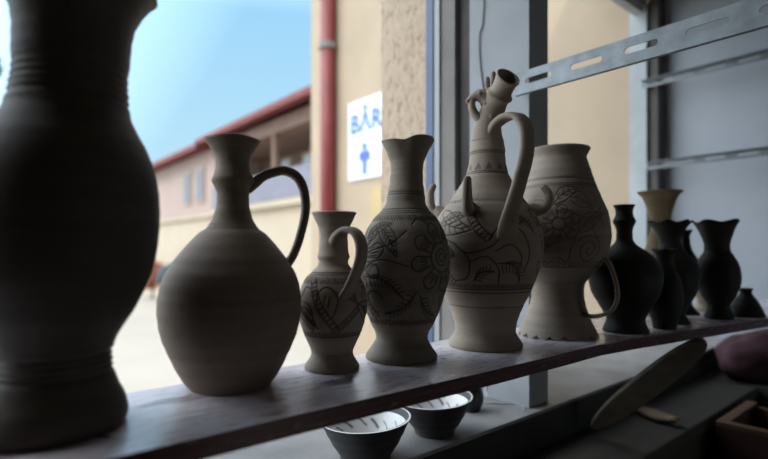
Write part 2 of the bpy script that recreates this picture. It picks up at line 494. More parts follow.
turned('neck', cut_profile(PA, .288, 9), M['clay_black'], A, 160, wall=.005, lean=.048, bottom='ring', mod=modA, seed=2)

# ---- plain brown jug with a tall looped handle
B = pot_root('jug', .2421, .5716, 'plain brown round-bellied jug with a tall thin looped handle and no decoration', 'jug', 'jugs and vases on the plank shelf')
kB = [(.0462, 0), (.0503, .005), (.0560, .0140), (.0612, .0237), (.0710, .0452), (.0783, .0665), (.0813, .0876), (.0804, .1086), (.0749, .1296), (.0630, .1500),
      (.0520, .1640), (.0413, .1766), (.0290, .1873), (.0228, .1975), (.0190, .2111), (.0186, .2254), (.0212, .2349), (.0248, .2420), (.0217, .2492),
      (.0190, .2600), (.0200, .2694), (.0255, .2811), (.0290, .2865), (.0313, .2905)]
PB = resample(kB, .0022)
inkB = Ink(); inkB.ring(.1850, .0008)
turned('body', cut_profile(PB, -1, .1895), M['clay_brown'], B, 128, top='sleeve', lean=.012, ink=inkB, Rref=.06, seed=3, line_dark=.5)
def modB(T, RR, ZZ):
    q = np.clip((ZZ - .270) / .02, 0, 1)
    beak = np.exp(-((T + 1.45) / .38) ** 2)
    return RR * (1 + .10 * q * beak), ZZ + .0010 * q * np.cos(T * 3)
turned('neck', cut_profile(PB, .1895, 9), M['clay_brown'], B, 112, bottom='ring', lean=.012, mod=modB, seed=4, wall=.003)
handle(B, [(.019, 0, .2345), (.0275, 0, .2405), (.037, 0, .2485), (.0495, 0, .2542), (.0632, 0, .2570), (.078, 0, .2500), (.0865, 0, .2335), (.0885, 0, .209), (.083, 0, .181),
           (.0745, 0, .156), (.064, 0, .1385)],
       [(.0075, .0085), (.0075, .0070), (.0080, .0062), (.0085, .0060), (.0090, .0060), (.0092, .0060), (.0092, .0058), (.0090, .0056), (.0085, .0054), (.0085, .0054), (.0095, .0055)],
       M['clay_brown'], (0, 1, 0))

# ---- small decorated jug
Cj = pot_root('jug', .3820, .5650, 'smallest decorated jug on the plank, cylindrical neck and a strap handle facing the room', 'jug', 'jugs and vases on the plank shelf')
kC = [(.0368, 0), (.0372, .004), (.0345, .009), (.0300, .0150), (.0283, .0215), (.0305, .0300), (.0345, .0380), (.0410, .0545), (.0458, .0721), (.0471, .0870), (.0445, .1046), (.0388, .1194),
      (.0290, .1310), (.0222, .1375), (.0200, .1425), (.0206, .1475), (.0219, .1505), (.0203, .1550), (.0192, .1650), (.0188, .1770), (.0200, .1871), (.0245, .1985), (.0305, .2100)]
random.seed(11)
iC = Ink(); Rr = .045
for k in range(3):
    o_ = k * 2 * PI * Rr / 3
    iC.leaf(-.060 + o_, .090, -.028 + o_, .056, .012, veins=0, bend=.18)
    iC.leaf(-.052 + o_, .086, -.022 + o_, .062, .005, veins=0, bend=.10)
    for q in range(5): iC.add([(-.046 + o_ + q * .004, .082 - q * .003), (-.036 + o_ + q * .004, .068 - q * .002)], .0010)
    iC.dots([(-.032 + o_, .121), (-.022 + o_, .098), (-.012 + o_, .080), (.006 + o_, .056)], .0042)
    iC.dots([(.036 + o_, .086), (.024 + o_, .074), (.006 + o_, .056)], .0034)
    iC.curve([(-.021 + o_, .092), (-.020 + o_, .104), (-.010 + o_, .112), (.002 + o_, .106), (.006 + o_, .094), (.000 + o_, .074)])
    iC.add([(-.004 + o_, .100), (-.006 + o_, .088)]); iC.add([(-.010 + o_, .101), (-.011 + o_, .090)])
    for q in range(5): iC.add([(.014 + o_ + q * .004, .112 - q * .002), (.018 + o_ + q * .004, .100 - q * .003)], .0010)
    iC.curve([(-.050 + o_, .098), (-.044 + o_, .111), (-.034 + o_, .110)])
iC.hatchband(-.142, .142, .1165, .1255, step=.0036, slant=-.5, w=.0008)
iC.hatchband(-.142, .142, .0485, .0535, step=.0040, slant=.7)
iC.ring(.0475); iC.ring(.1275); iC.ring(.1300)
pot(Cj, kC, .0225, .1400, M['clay_grey'], seg=96, ink=iC, Rref=Rr, line_dark=.92, lean=.014, seed=5, wall=.003, step=.0022, decor_seg=400)
handle(Cj, [(.0035, -.0150, .1715), (.0085, -.027, .1800), (.0190, -.036, .1858), (.0300, -.045, .1822), (.0365, -.053, .1680), (.0360, -.058, .1495), (.0295, -.059, .1300), (.0222, -.055, .1137), (.0170, -.045, .1020)],
       [(.0085, .0065), (.0078, .0055), (.0082, .0050), (.0088, .0048), (.0090, .0048), (.0088, .0048), (.0084, .0048), (.0085, .0048), (.0100, .0045)],
       M['clay_grey'], (.80, .60, 0))

# ---- tall vase with a big flower
D = pot_root('vase', .4960, .5515, 'tall grey vase incised with a big round flower, its flared lip pinched', 'vase', 'jugs and vases on the plank shelf')
kD = [(.0515, 0), (.0528, .0030), (.0515, .0080), (.0450, .0170), (.0398, .0260), (.0386, .0320), (.0400, .0400), (.0450, .0490), (.0535, .0680), (.0611, .0931), (.0667, .1155), (.0683, .1382), (.0665, .1600), (.0600, .1818),
      (.0540, .1950), (.0445, .2096), (.0345, .2199), (.0288, .2300), (.0281, .2400), (.0268, .2478), (.0246, .2600), (.0238, .2750), (.0242, .2850), (.0275, .2970), (.0350, .3120), (.0405, .3205)]
random.seed(5)
iD = Ink(); Rr = .064
for k in range(3):
    o_ = k * 2 * PI * Rr / 3
    iD.flower(.057 + o_, .150, .049, n=8, rings=(.12, .24, .42))
    iD.leaf(-.048 + o_, .196, -.010 + o_, .150, .010, veins=6, bend=.10)
    iD.leaf(-.068 + o_, .176, -.022 + o_, .196, .008, veins=5, bend=.10)
    iD.curve([(-.070 + o_, .150), (-.045 + o_, .160), (-.020 + o_, .168), (.002 + o_, .186)])
    iD.curve([(-.066 + o_, .128), (-.046 + o_, .143), (-.024 + o_, .146), (.004 + o_, .138)])
    iD.feather(-.058 + o_, .122, .000 + o_, .094, n=9, l=.013)
    iD.feather(.018 + o_, .102, -.030 + o_, .072, n=7, l=.012)
    iD.feather(.024 + o_, .098, .064 + o_, .066, n=7, l=.012, bend=-.15)
    iD.circle(-.046 + o_, .088, .015, a0=.3, a1=5)
    iD.dots([(-.066 + o_, .100), (-.060 + o_, .080), (-.046 + o_, .062)], .0055)
    iD.curve([(.012 + o_, .196), (.020 + o_, .203), (.034 + o_, .200), (.040 + o_, .192)])
iD.hatchband(-.21, .21, .2020, .2090, step=.0050, slant=-.9)
iD.hatchband(-.21, .21, .0560, .0620, step=.0046, slant=.8)
iD.ring(.2120); iD.ring(.2150); iD.ring(.2185)
nD = Ink(); nD.ring(.2405, .0007); nD.ring(.2440, .0007)
def modD(T, RR, ZZ):
    q = np.clip((ZZ - .292) / .030, 0, 1)
    dip = np.exp(-((T + .15) / .30) ** 2)
    return RR * (1 - .14 * q * dip + .02 * q * np.cos(2 * T)), ZZ + q * (.0028 * np.cos(2 * (T - .9)) - .0030 * dip)
pot(D, kD, .0330, .2225, M['clay_grey_dark'], ink=iD, line_dark=.92, neck_ink=nD, Rref=Rr, lean=.030, mod=modD, seed=8, step=.0024, wall=.0035, decor_seg=520)

# ---- bird-headed jug
E_ = pot_root('bird_jug', .6679, .5327, 'ornate jug with a bird head, slanting spout, curled hooks round its shoulder and arched handle', 'jug', 'jugs and vases on the plank shelf')
kE = [(.0600, 0), (.0615, .0040), (.0590, .0100), (.0520, .0200), (.0500, .0280), (.0515, .0400), (.0590, .0634), (.0735, .0940), (.0850, .1252), (.0910, .1501), (.0922, .1689), (.0890, .1948),
      (.0785, .2198), (.0620, .2416), (.0465, .2650), (.0355, .2851), (.0300, .3069), (.0288, .3260), (.0268, .3380), (.0245, .3480)]
random.seed(21)
iE = Ink(); Rr = .085
for k in range(3):
    o_ = k * 2 * PI * Rr / 3
    iE.leaf(-.095 + o_, .222, -.022 + o_, .190, .017, veins=5, bend=-.10)
    iE.leaf(-.086 + o_, .200, -.030 + o_, .214, .009, veins=5, bend=.06)
    iE.curve([(-.085 + o_, .182), (-.052 + o_, .172), (-.028 + o_, .156), (.004 + o_, .164), (.030 + o_, .188), (.058 + o_, .205)], .0011)
    iE.curve([(-.030 + o_, .156), (-.024 + o_, .140), (-.030 + o_, .118), (-.052 + o_, .112)], .0011)
    iE.curve([(-.024 + o_, .142), (.000 + o_, .150), (.018 + o_, .132), (.020 + o_, .108)], .0010)
    iE.dots([(-.038 + o_, .236), (-.024 + o_, .212), (-.012 + o_, .192), (.004 + o_, .176)], .0058)
    iE.dots([(-.084 + o_, .146), (-.074 + o_, .128), (-.056 + o_, .108)], .0050)
    iE.curve([(.004 + o_, .176), (.020 + o_, .196), (.050 + o_, .190), (.066 + o_, .158), (.062 + o_, .128)], .0011)
    iE.curve([(.012 + o_, .158), (.034 + o_, .168), (.052 + o_, .150), (.050 + o_, .126)], .0010)
    iE.feather(.016 + o_, .140, .058 + o_, .112, n=9, l=.016, bend=.22)
    iE.feather(-.020 + o_, .112, .012 + o_, .128, n=6, l=.012, bend=.2)
    iE.leaf(-.048 + o_, .150, -.080 + o_, .176, .010, veins=3, bend=.1)
    iE.curve([(-.070 + o_, .168), (-.060 + o_, .158), (-.062 + o_, .142)])
    iE.circle(-.062 + o_, .160, .003)
    iE.feather(.040 + o_, .212, .078 + o_, .186, n=6, l=.011)
iE.hatchband(-.27, .27, .1015, .1070, step=.0048, slant=.8)
iE.hatchband(-.27, .27, .2360, .2400, step=.0052, slant=-.8)
iE.ring(.0990); iE.ring(.0700, .0007); iE.ring(.0940, .0007)
nE = Ink(); nE.ring(.2850, .0007); nE.ring(.2880, .0007); nE.ring(.3190, .0007); nE.ring(.3215, .0007)
for k in range(8):
    s0 = -.09 + k * .0236
    for q in range(5):
        h_ = .009 - abs(q - 2) * .003
        nE.add([(s0 + (q - 2) * .0032, .2910), (s0 + (q - 2) * .0018, .2930 + h_)], .0008)
PE = resample(kE, .0022); PEb = resample(kE, .00095)
turned('foot', cut_profile(PE, -1, .0300), M['clay_grey'], E_, 112, top='sleeve', wall=.007, seed=9)
turned('body', cut_profile(PEb, .0300, .2760), M['clay_grey'], E_, 560, top='sleeve', bottom='ring', ink=iE, line_dark=.92, Rref=Rr, seed=9, lean=.012)
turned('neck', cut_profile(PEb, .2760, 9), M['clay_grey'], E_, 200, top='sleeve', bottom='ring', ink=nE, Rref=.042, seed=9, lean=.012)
# slanting spout: curved tube with a raised ring and a flared, hollow mouth
bm = bmesh.new()
sp_path = [(.0030, 0, .3420), (.0030, -.001, .3560), (.0062, -.005, .3730), (.0120, -.011, .3890), (.0175, -.0185, .4010), (.0205, -.0230, .4065), (.0228, -.0265, .4105),
           (.0255, -.0305, .4150), (.0310, -.0395, .4240), (.0345, -.0455, .4295), (.0355, -.0470, .4308)]
sp_rad = [.0262, .0245, .0215, .0198, .0186, .0192, .0222, .0176, .0176, .0196, .0200]
rg = sweep(bm, sp_path, [(q, q) for q in sp_rad], seg=40, n=8, capround=False, side=(1, 0, .1))
last = rg[-1]
capf = [f for f in bm.faces if len(f.verts) > 4 and all(v in last for v in f.verts)]
bmesh.ops.delete(bm, geom=capf, context='FACES_ONLY')
cen = sum((v.co for v in last), Vector()) / len(last)
dirv = (Vector(sp_path[-1]) - Vector(sp_path[-3])).normalized()
prev = last
for sc, dp in ((.97, .0014), (.88, .0014), (.84, -.001), (.76, -.010), (.70, -.028), (.62, -.040)):
    cur = [bm.verts.new(cen + (v.co - cen) * sc + dirv * dp) for v in last]
    for k in range(len(cur)): bm.faces.new((prev[k], prev[(k + 1) % len(cur)], cur[(k + 1) % len(cur)], cur[k]))
    prev = cur
bm.faces.new(prev)
link('spout', bm, M['clay_grey'], E_, smooth=True)
# bird head grafted on the left of the spout
bm = bmesh.new()
sweep(bm, [(.0140, -.010, .3900), (.0060, -.014, .4040), (-.0020, -.016, .4120), (-.0110, -.017, .4140), (-.0190, -.017, .4115), (-.0250, -.017, .4075), (-.0285, -.017, .4045)],
      [(.0130, .0150), (.0125, .0145), (.0115, .0125), (.0100, .0100), (.0074, .0070), (.0052, .0050), (.0036, .0034)], seg=18, n=8, side=(0, 1, 0))
blob(bm, (-.0270, -.018, .4060), .0048, .0046, .0042, 12)
sweep(bm, [(-.0200, -.016, .4080), (-.0215, -.015, .3980), (-.0170, -.012, .3860), (-.0085, -.009, .3770), (.0010, -.005, .3660)],
      [(.0070, .0052), (.0086, .0062), (.0104, .0070), (.0110, .0082), (.0085, .0085)], seg=14, n=8, side=(0, 1, 0))
blob(bm, (-.0085, -.0275, .4150), .0036, .0022, .0036, 12)
for q in range(4): blob(bm, (.001 + q * .0030, -.0265, .399 - q * .007), .0034, .0030, .0046, 10)
head = link('bird_head', bm, M['clay_grey'], E_, smooth=True)
# crest of two upright rings
for cx, cz, rr_ in ((.0040, .4330, .0080), (.0135, .4390, .0105)):
    bm = bmesh.new()
    ring = [(cx + .0012 * math.cos(a_), -.018 + rr_ * .55 * math.cos(a_), cz + rr_ * math.sin(a_)) for a_ in np.linspace(-.5 * PI, 1.5 * PI, 13)]
    sweep(bm, ring, [(.0032, .0028)] * len(ring), seg=10, n=4, side=(1, 0, .01))
    blob(bm, (cx, -.018, cz - rr_ * 1.0), .004, .006, .007, 10)
    link('crest', bm, M['clay_grey'], head, smooth=True)
handle(E_, [(.006, -.012, .3440), (.0125, -.020, .3560), (.0200, -.030, .3645), (.0350, -.042, .3705), (.0520, -.054, .3655), (.0620, -.064, .3420), (.0608, -.075, .3040), (.0505, -.084, .2620), (.0395, -.091, .2230), (.0340, -.094, .1960), (.0325, -.090, .1800)],
       [(.0100, .009), (.0098, .0075), (.0105, .0064), (.0118, .0060), (.0128, .0060), (.0128, .0060), (.0122, .0060), (.0118, .0060), (.0125, .0058), (.0165, .0060), (.0180, .0050)],
       M['clay_grey'], (.86, .50, 0))
def hook(ang, r0=.079, z0=.222, h=.046, out=.026, curl=1.0, rad=.0088):
    """a curled clay horn standing on the shoulder at angle ang (0 = front, + = right)"""
    dx, dy = math.sin(ang), -math.cos(ang)
    prof = [(-.012, -.004), (0, .002), (out * .62, .004), (out * .98, h * .34), (out * 1.0, h * .72), (out * (1.0 - .18 * curl), h * .98)]
    pts = [(dx * (r0 + a_), dy * (r0 + a_), z0 + b_) for a_, b_ in prof]
    bm = bmesh.new()
    sweep(bm, pts, [(rad * 1.9, rad * 1.6), (rad * 1.5, rad * 1.3), (rad * 1.05, rad * .95), (rad * .9, rad * .85), (rad * .78, rad * .75), (rad * .66, rad * .62)], seg=14, n=6, side=(-dy, dx, 0))
    link('curled_hook', bm, M['clay_grey'], E_, smooth=True)
for a_, hh, oo, cu in ((-1.52, .048, .012, 2.4), (-.30, .048, .010, .5), (1.40, .040, .022, 1.8), (-2.55, .046, .016, 1.2), (2.5, .046, .016, 1.2)):
    hook(a_, h=hh, out=oo, curl=cu)

# ---- wide decorated jug with a scalloped foot
F = pot_root('jug', .8600, .5140, 'wide-mouthed pale jug with a scalloped skirt foot and a handle low on its right side', 'jug', 'jugs and vases on the plank shelf')
kF = [(.0720, 0), (.0700, .0060), (.0655, .0160), (.0612, .0260), (.0545, .0430), (.0500, .0570), (.0475, .0720), (.0470, .0900), (.0500, .1010), (.0575, .1120), (.0745, .1330), (.0865, .1560), (.0915, .1787),
      (.0915, .1936), (.0870, .2254), (.0765, .2525), (.0655, .2800), (.0545, .3121), (.0488, .3300), (.0490, .3366), (.0525, .3440), (.0548, .3490)]
random.seed(31)
iF = Ink(); Rr = .086
for k in range(3):
    o_ = k * 2 * PI * Rr / 3
    iF.flower(.000 + o_, .205, .034, n=6, rings=(.3,), w=.0008)
    iF.leaf(-.010 + o_, .240, .040 + o_, .268, .012, veins=4, w=.0008)
    iF.leaf(.020 + o_, .252, .062 + o_, .232, .014, veins=5, w=.0008)
    iF.leaf(.030 + o_, .190, .084 + o_, .222, .012, veins=5, w=.0008)
    iF.curve([(-.050 + o_, .250), (-.020 + o_, .245), (.020 + o_, .225), (.050 + o_, .215), (.084 + o_, .235)], .0008)
    iF.spiral(.052 + o_, .160, .026, w=.0009)
    iF.leaf(-.060 + o_, .150, -.010 + o_, .168, .010, veins=4, w=.0008)
    iF.circle(.068 + o_, .200, .014, a0=0, a1=5, sx=.8, sz=1.3, w=.0008)
    iF.feather(-.070 + o_, .180, -.034 + o_, .215, n=6, l=.012)
    iF.curve([(.000 + o_, .150), (.015 + o_, .140), (.020 + o_, .165), (.026 + o_, .178)], .0008)
for k in range(45):
    x_ = -.265 + k * .012; iF.circle(x_, .1365, .0040, n=8, w=.0007)
iF.ring(.2745, .0007); iF.ring(.2780, .0007); iF.ring(.2880, .0006); iF.ring(.1300, .0007)
def footF(T, RR, ZZ):
    q = np.clip(1 - ZZ / .020, 0, 1)
    sc = np.abs(np.cos(T * 9)) ** .8
    return RR * (1 + q * (.05 * (sc - .5))), ZZ + q * .0072 * (1 - sc)
PFb = resample(kF, .00095); PF = resample(kF, .0022)
turned('foot', cut_profile(PF, -1, .1000), M['clay_skirt'], F, 216, top='sleeve', wall=.006, mod=footF, seed=12)
turned('body', cut_profile(PFb, .1000, .2900), M['clay_skirt'], F, 560, top='sleeve', bottom='ring', ink=iF, Rref=Rr, lean=.010, seed=12, line_dark=.75)
turned('neck', cut_profile(PF, .2900, 9), M['clay_skirt'], F, 112, bottom='ring', lean=.010, seed=12)
handle(F, [(.0700, -.018, .1480), (.0850, -.032, .1385), (.0940, -.046, .1120), (.0985, -.050, .0820), (.0910, -.048, .0570), (.0735, -.043, .0450), (.0545, -.033, .0410), (.0450, -.022, .0440)],
       [(.0055, .0045), (.0056, .0042), (.0060, .0040), (.0062, .0040), (.0062, .0040), (.0060, .0040), (.0062, .0042), (.0070, .0046)], M['clay_grey'], (.35, .94, 0))

# ---- the dark pots at the far end
def simple(name, x, y, knots, zf, zn, mat, label, cat, mod=None, lean=0, seed=0, neck_mat=None, foot_mat=None, wall=.0035):
    e = pot_root(name, x, y, label, cat, 'dark pots at the far end of the plank' if mat is M['clay_dusk'] else 'pale pots at the far end of the plank')
    pot(e, knots, zf, zn, mat, seg=72, step=.003, lean=lean, mod=mod, seed=seed, neck_mat=neck_mat, foot_mat=foot_mat, wall=wall)
    return e
simple('bottle', .9960, .4480, [(.0405, 0), (.0415, .004), (.0385, .012), (.0350, .0230), (.0385, .0340), (.0500, .0550), (.0610, .0750), (.0665, .0980), (.0655, .1196), (.0540, .1430), (.0400, .1570), (.0220, .1700), (.0155, .1800),
        (.0148, .1900), (.0155, .2020), (.0195, .2120), (.0205, .2170), (.0170, .2260), (.0153, .2330), (.0170, .2420), (.0198, .2475)], .0250, .1740, M['clay_dusk'],
       'big round-bellied dark bottle with a ringed narrow neck, just right of the scalloped-foot jug', 'bottle', seed=21, lean=-.01)
def flute(n, z0, z1, ar, az_, ph=0):
    def f(T, RR, ZZ):
        q = np.clip((ZZ - z0) / (z1 - z0), 0, 1) ** 1.6
        return RR * (1 + ar * q * np.cos(n * T + ph)), ZZ + az_ * q * np.cos(n * T + ph)
    return f
simple('vase', 1.1897, .4350, [(.0355, 0), (.0360, .004), (.0320, .010), (.0265, .0194), (.0290, .0300), (.0353, .0414), (.0476, .0656), (.0545, .0875), (.0568, .1120), (.0500, .1330), (.0320, .1556), (.0225, .1700), (.0216, .1800),
        (.0255, .1930), (.0316, .2060), (.0380, .2150), (.0445, .2215)], .0200, .1640, M['clay_dusk'],
       'dark vase with a wide wavy rim, in front of the tall tan trumpet mouth', 'vase', mod=flute(7, .195, .222, .05, .0028, .4), seed=22, lean=-.02)
simple('vase', 1.3498, .3914, [(.0290, 0), (.0300, .005), (.0270, .012), (.0222, .0300), (.0260, .0400), (.0349, .0550), (.0437, .0783), (.0458, .1049), (.0395, .1343), (.0275, .1560), (.0260, .1680), (.0275, .1800),
        (.0330, .1980), (.0395, .2140), (.0468, .2265)], .0300, .1600, M['clay_dusk'],
       'dark vase with a lobed rim, rightmost of the tall pots on the plank', 'vase', mod=flute(5, .185, .227, .09, .0030, 1.9), seed=23, lean=-.025)
simple('vase', 1.2846, .4960, [(.0316, 0), (.0316, .006), (.0250, .030), (.0330, .055), (.0410, .0878), (.0400, .1359), (.0295, .172), (.0205, .2083), (.0225, .2300), (.0264, .2517), (.0332, .2750), (.0400, .2890), (.0500, .3000)], .0300, .1850, M['clay_tan'],
       'tan vase standing behind, only its tall trumpet mouth showing above the dark wavy rim', 'vase', seed=24)
simple('jar', 1.0930, .4130, [(.0214, 0), (.0220, .004), (.0240, .016), (.0300, .034), (.0340, .052), (.0335, .075), (.0285, .100), (.0180, .1240), (.0160, .1400), (.0185, .1520), (.0235, .1610)], .0120, .1270, M['clay_dusk'],
       'small dark jar tucked between the big dark bottle and the wavy-rimmed vase', 'jar', mod=flute(5, .145, .161, .05, .001), seed=25)
simple('bottle', 1.3800, .4740, [(.0320, 0), (.0320, .004), (.0150, .028), (.0260, .060), (.0360, .100), (.0280, .135), (.0150, .162), (.0105, .190), (.0120, .2000), (.0172, .2090)], .0280, .1600, M['clay_dusk'],
       'narrow-necked dark bottle behind, showing between the wavy and the lobed rims', 'bottle', seed=26)
simple('pale_vase', 1.4950, .4660, [(.0260, 0), (.0270, .005), (.0190, .020), (.0230, .035), (.0330, .060), (.0330, .085), (.0200, .110), (.0170, .125), (.0240, .140)], .0200, .1080, M['clay_warm'],
       'small pale vase mostly hidden behind the lobed-rim dark vase', 'vase', seed=27)
# the low piece at the very end
e = pot_root('funnel_pot', 1.4480, .3640, 'low dark conical pot at the right end of the row, beside the lobed-rim vase', 'pot', 'dark pots at the far end of the plank')
turned('body', resample([(.0390, 0), (.0395, .003), (.0340, .016), (.0270, .032), (.0190, .045), (.0130, .054), (.0120, .060), (.0150, .066)], .002), M['clay_dusk'], e, 64, wall=.004)

# =================================================================== PLANKS, LEDGE, BENCH
def plank(name, poly, label, z0=PT - .0195, z1=PT):
    bm = bmesh.new(); prism(bm, poly, z0, z1, 0, 1)
    es = [e_ for e_ in bm.edges if abs((e_.verts[0].co.z + e_.verts[1].co.z) / 2 - z1) < 1e-5]
    bmesh.ops.bevel(bm, geom=es, offset=.0014, segments=2, affect='EDGES')
    for f in bm.faces: f.material_index = 0 if f.normal.z > .6 or (f.calc_center_median().z > z1 - 1e-4) else 1
    o = link(name, bm, [M['plank_top'], M['plank_side']])
    return tag(o, label, 'shelf')
front = [(-.62, .4405), (-.30, .4345), (0, .4300), (.25, .4262), (.40, .4215), (.55, .4160), (.70, .4140), (.83, .4140), (.9265, .4010)]
plank('shelf_plank', front + [(.9265, .6130), (-.62, .6160)], 'near plank shelf of worn maroon-painted wood dusted with clay, carrying the big jugs')
plank('shelf_plank', [(.9280, .4008), (2.2480, .1860), (2.2480, .3900), (1.60, .5000), (.9280, .6100)], 'far plank shelf carrying the dark pots, running on to the right wall')

# supports that carry the planks
bm = bmesh.new(); box(bm, -.45, -.30, .597, .70, LG, PT - .0197, bev=.003)
tag(link('brick', bm, M['roughcast']), 'plastered brick propping the near end of the plank shelf', 'brick')
bm = bmesh.new(); box(bm, .932, .955, .50, .6195, PT - .0240, PT - .0197); box(bm, .932, .955, .6160, .6195, PT - .060, PT - .0240)
tag(link('shelf_bracket', bm, M['gap']), 'small dark steel bracket under the joint of the two planks, against the pillar', 'bracket')

structure('trim_ledge', [(-2.6, 2.25, .596, .97, LG - .008, LG)], M['ledge'], bev=.002)
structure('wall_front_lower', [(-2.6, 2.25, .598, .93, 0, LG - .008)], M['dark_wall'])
bm = bmesh.new(); box(bm, -.30, 1.862, .437, .5965, BN - .035, BN, bev=.006)
for x0 in (.0, .9, 1.78): box(bm, x0, x0 + .06, .455, .590, .0, BN - .034, bev=.003)
box(bm, -.28, 1.85, .445, .460, BN - .20, BN - .034)
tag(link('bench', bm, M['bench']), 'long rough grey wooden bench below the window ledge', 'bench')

# =================================================================== BOWLS ON THE LEDGE
def bowl(x, y, r, h, rb, label, seed, tilt=(0, 0), rz=0):
    az = math.atan2(y, x)
    e = empty('bowl', (x, y, LG), az - PI / 2 + rz); tag(e, label, 'bowl', 'bowls on the window ledge')
    w = .0035
    outer = resample([(rb, 0), (rb + .001, .003), (rb * 1.02, .006), (rb + (r - rb) * .38, h * .36), (rb + (r - rb) * .74, h * .70), (r * .985, h * .96), (r, h)], .0018)
    th_n = 96
    # outer shell
    def modx(T, RR, ZZ):
        X = RR * np.sin(T); Yv = -RR * np.cos(T); k = np.clip(ZZ / h, 0, 1)
        return RR, ZZ + k * (tilt[0] * X + tilt[1] * Yv)
    turned('bowl_body', outer, M['bowl_out'], e, th_n, top='sleeve', bottom='solid', wall=w, mod=modx, seed=seed, wob=.0003)
    # white glazed inside, a thin shell of its own lying in the body
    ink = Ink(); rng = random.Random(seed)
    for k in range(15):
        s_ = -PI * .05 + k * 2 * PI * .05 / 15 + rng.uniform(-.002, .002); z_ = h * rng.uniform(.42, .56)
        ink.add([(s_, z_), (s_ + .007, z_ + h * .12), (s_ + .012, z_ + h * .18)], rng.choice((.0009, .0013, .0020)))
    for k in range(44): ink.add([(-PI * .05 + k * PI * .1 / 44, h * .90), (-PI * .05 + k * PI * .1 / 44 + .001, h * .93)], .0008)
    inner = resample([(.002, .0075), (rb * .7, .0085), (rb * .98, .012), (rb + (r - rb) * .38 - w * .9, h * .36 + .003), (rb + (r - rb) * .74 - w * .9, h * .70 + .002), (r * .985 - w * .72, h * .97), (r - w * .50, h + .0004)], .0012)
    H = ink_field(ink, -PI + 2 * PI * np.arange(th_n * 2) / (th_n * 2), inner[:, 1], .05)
    T = np.repeat((-PI + 2 * PI * np.arange(th_n * 2) / (th_n * 2))[None, :], len(inner), 0)
    RR = np.repeat(inner[:, 0][:, None], th_n * 2, 1); ZZ = np.repeat(inner[:, 1][:, None], th_n * 2, 1)
    RR2 = np.vstack([RR, RR[-1:] + .0012, (RR - .0012)[::-1]]) if False else np.vstack([RR, RR[-1:] + .0026]); ZZ2 = np.vstack([ZZ, ZZ[-1:] - .0006]); TT = np.vstack([T, T[-1:]])
    HH = np.vstack([H, H[-1:] * 0])
    RR2, ZZ2 = modx(TT, RR2, ZZ2)
    co = np.stack([RR2 * np.sin(TT), -RR2 * np.cos(TT), ZZ2], -1).reshape(-1, 3); sg = th_n * 2
    J = np.arange(sg); q = np.vstack([np.stack([i * sg + J, i * sg + (J + 1) % sg, (i + 1) * sg + (J + 1) % sg, (i + 1) * sg + J], -1) for i in range(len(RR2) - 1)]).tolist()
    q.append(list(range(sg)))
    me = bpy.data.meshes.new('glazed_inside'); me.from_pydata(co.tolist(), [], q); me.update()
    me.polygons.foreach_set('use_smooth', [True] * len(me.polygons))
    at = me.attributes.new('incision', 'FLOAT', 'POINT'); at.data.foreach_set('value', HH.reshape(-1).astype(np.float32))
    me.materials.append(M['bowl_in']); o = bpy.data.objects.new('glazed_inside', me); C.objects.link(o); o.parent = e
    o['label'] = 'white glazed inside with dark brush strokes'
    return e
bowl(.5060, .6500, .0735, .0640, .042, 'white-lined dark bowl with brush strokes on the ledge, nearer of the two', 3, tilt=(.04, 0))
bowl(.6700, .6530, .0705, .0660, .036, 'white-lined dark bowl on the ledge, the farther one toward the pillar', 4, tilt=(.05, 0), rz=.5)
e = empty('small_pot', (.8220, .6950, LG)); tag(e, 'small black pot on the ledge between the farther bowl and the pillar', 'pot')
turned('body', resample([(.020, 0), (.022, .004), (.027, .018), (.028, .032), (.024, .046), (.021, .052), (.024, .060)], .002), M['black_pot'], e, 48, wall=.003)
bm = bmesh.new()
for k, (dx, rr_) in enumerate(((0, .030), (.012, .026), (.022, .022))):
    pts = [(.8800 + dx + rr_ * .8 * math.cos(a_), .725 - k * .006 + rr_ * .6 * math.cos(a_), LG + .002 + .030 + rr_ * math.sin(a_)) for a_ in np.linspace(-PI / 2, PI * 1.05, 12)]
    sweep(bm, pts, [(.0013, .0013)] * len(pts), seg=8, n=4)
sweep(bm, [(.87, .72, LG + .0015), (.90, .68, LG + .0015), (.93, .645, LG + .0015), (.90, .615, LG + .0015)], [(.0013, .0013)] * 4, seg=8, n=6)
tag(link('wire_coil', bm, M['wire_white'], smooth=True), 'loops of thin pale wire lying on the ledge against the pillar', 'wire')

# =================================================================== THINGS ON THE BENCH
# oval board leaning from the bench on the plank edge
a0 = Vector((1.080, .560, BN + .020)); a1 = Vector((1.085, .338, PT - .012))
ax = (a1 - a0).normalized(); tocam = (Vector((0, 0, EYE)) - (a0 + a1) / 2)
nrm = (tocam - ax * tocam.dot(ax)).normalized(); wid = ax.cross(nrm).normalized()
nrm = (nrm * .80 + wid * .60).normalized(); wid = ax.cross(nrm).normalized()
bm = bmesh.new(); Lb = (a1 - a0).length; hwb = .030; nb = 44
def board_ring(off, sc):
    out = []
    for k in range(nb):
        t = 2 * PI * k / nb
        u = math.copysign(abs(math.cos(t)) ** .75, math.cos(t)); v = math.copysign(abs(math.sin(t)) ** .9, math.sin(t))
        v *= (1 - .22 * max(0, -u) ** 2)
        out.append(bm.verts.new((a0 + a1) / 2 + ax * u * (Lb / 2) * (1 - (1 - sc) * .25) + wid * v * hwb * sc + nrm * off))
    return out
rs = [board_ring(o_, s_) for o_, s_ in ((-.006, .93), (-.0045, .985), (-.002, 1), (.002, 1), (.0045, .985), (.006, .93))]
for r0, r1 in zip(rs, rs[1:]):
    for k in range(nb): bm.faces.new((r0[k], r0[(k + 1) % nb], r1[(k + 1) % nb], r1[k]))
bm.faces.new(rs[0][::-1]); bm.faces.new(rs[-1])
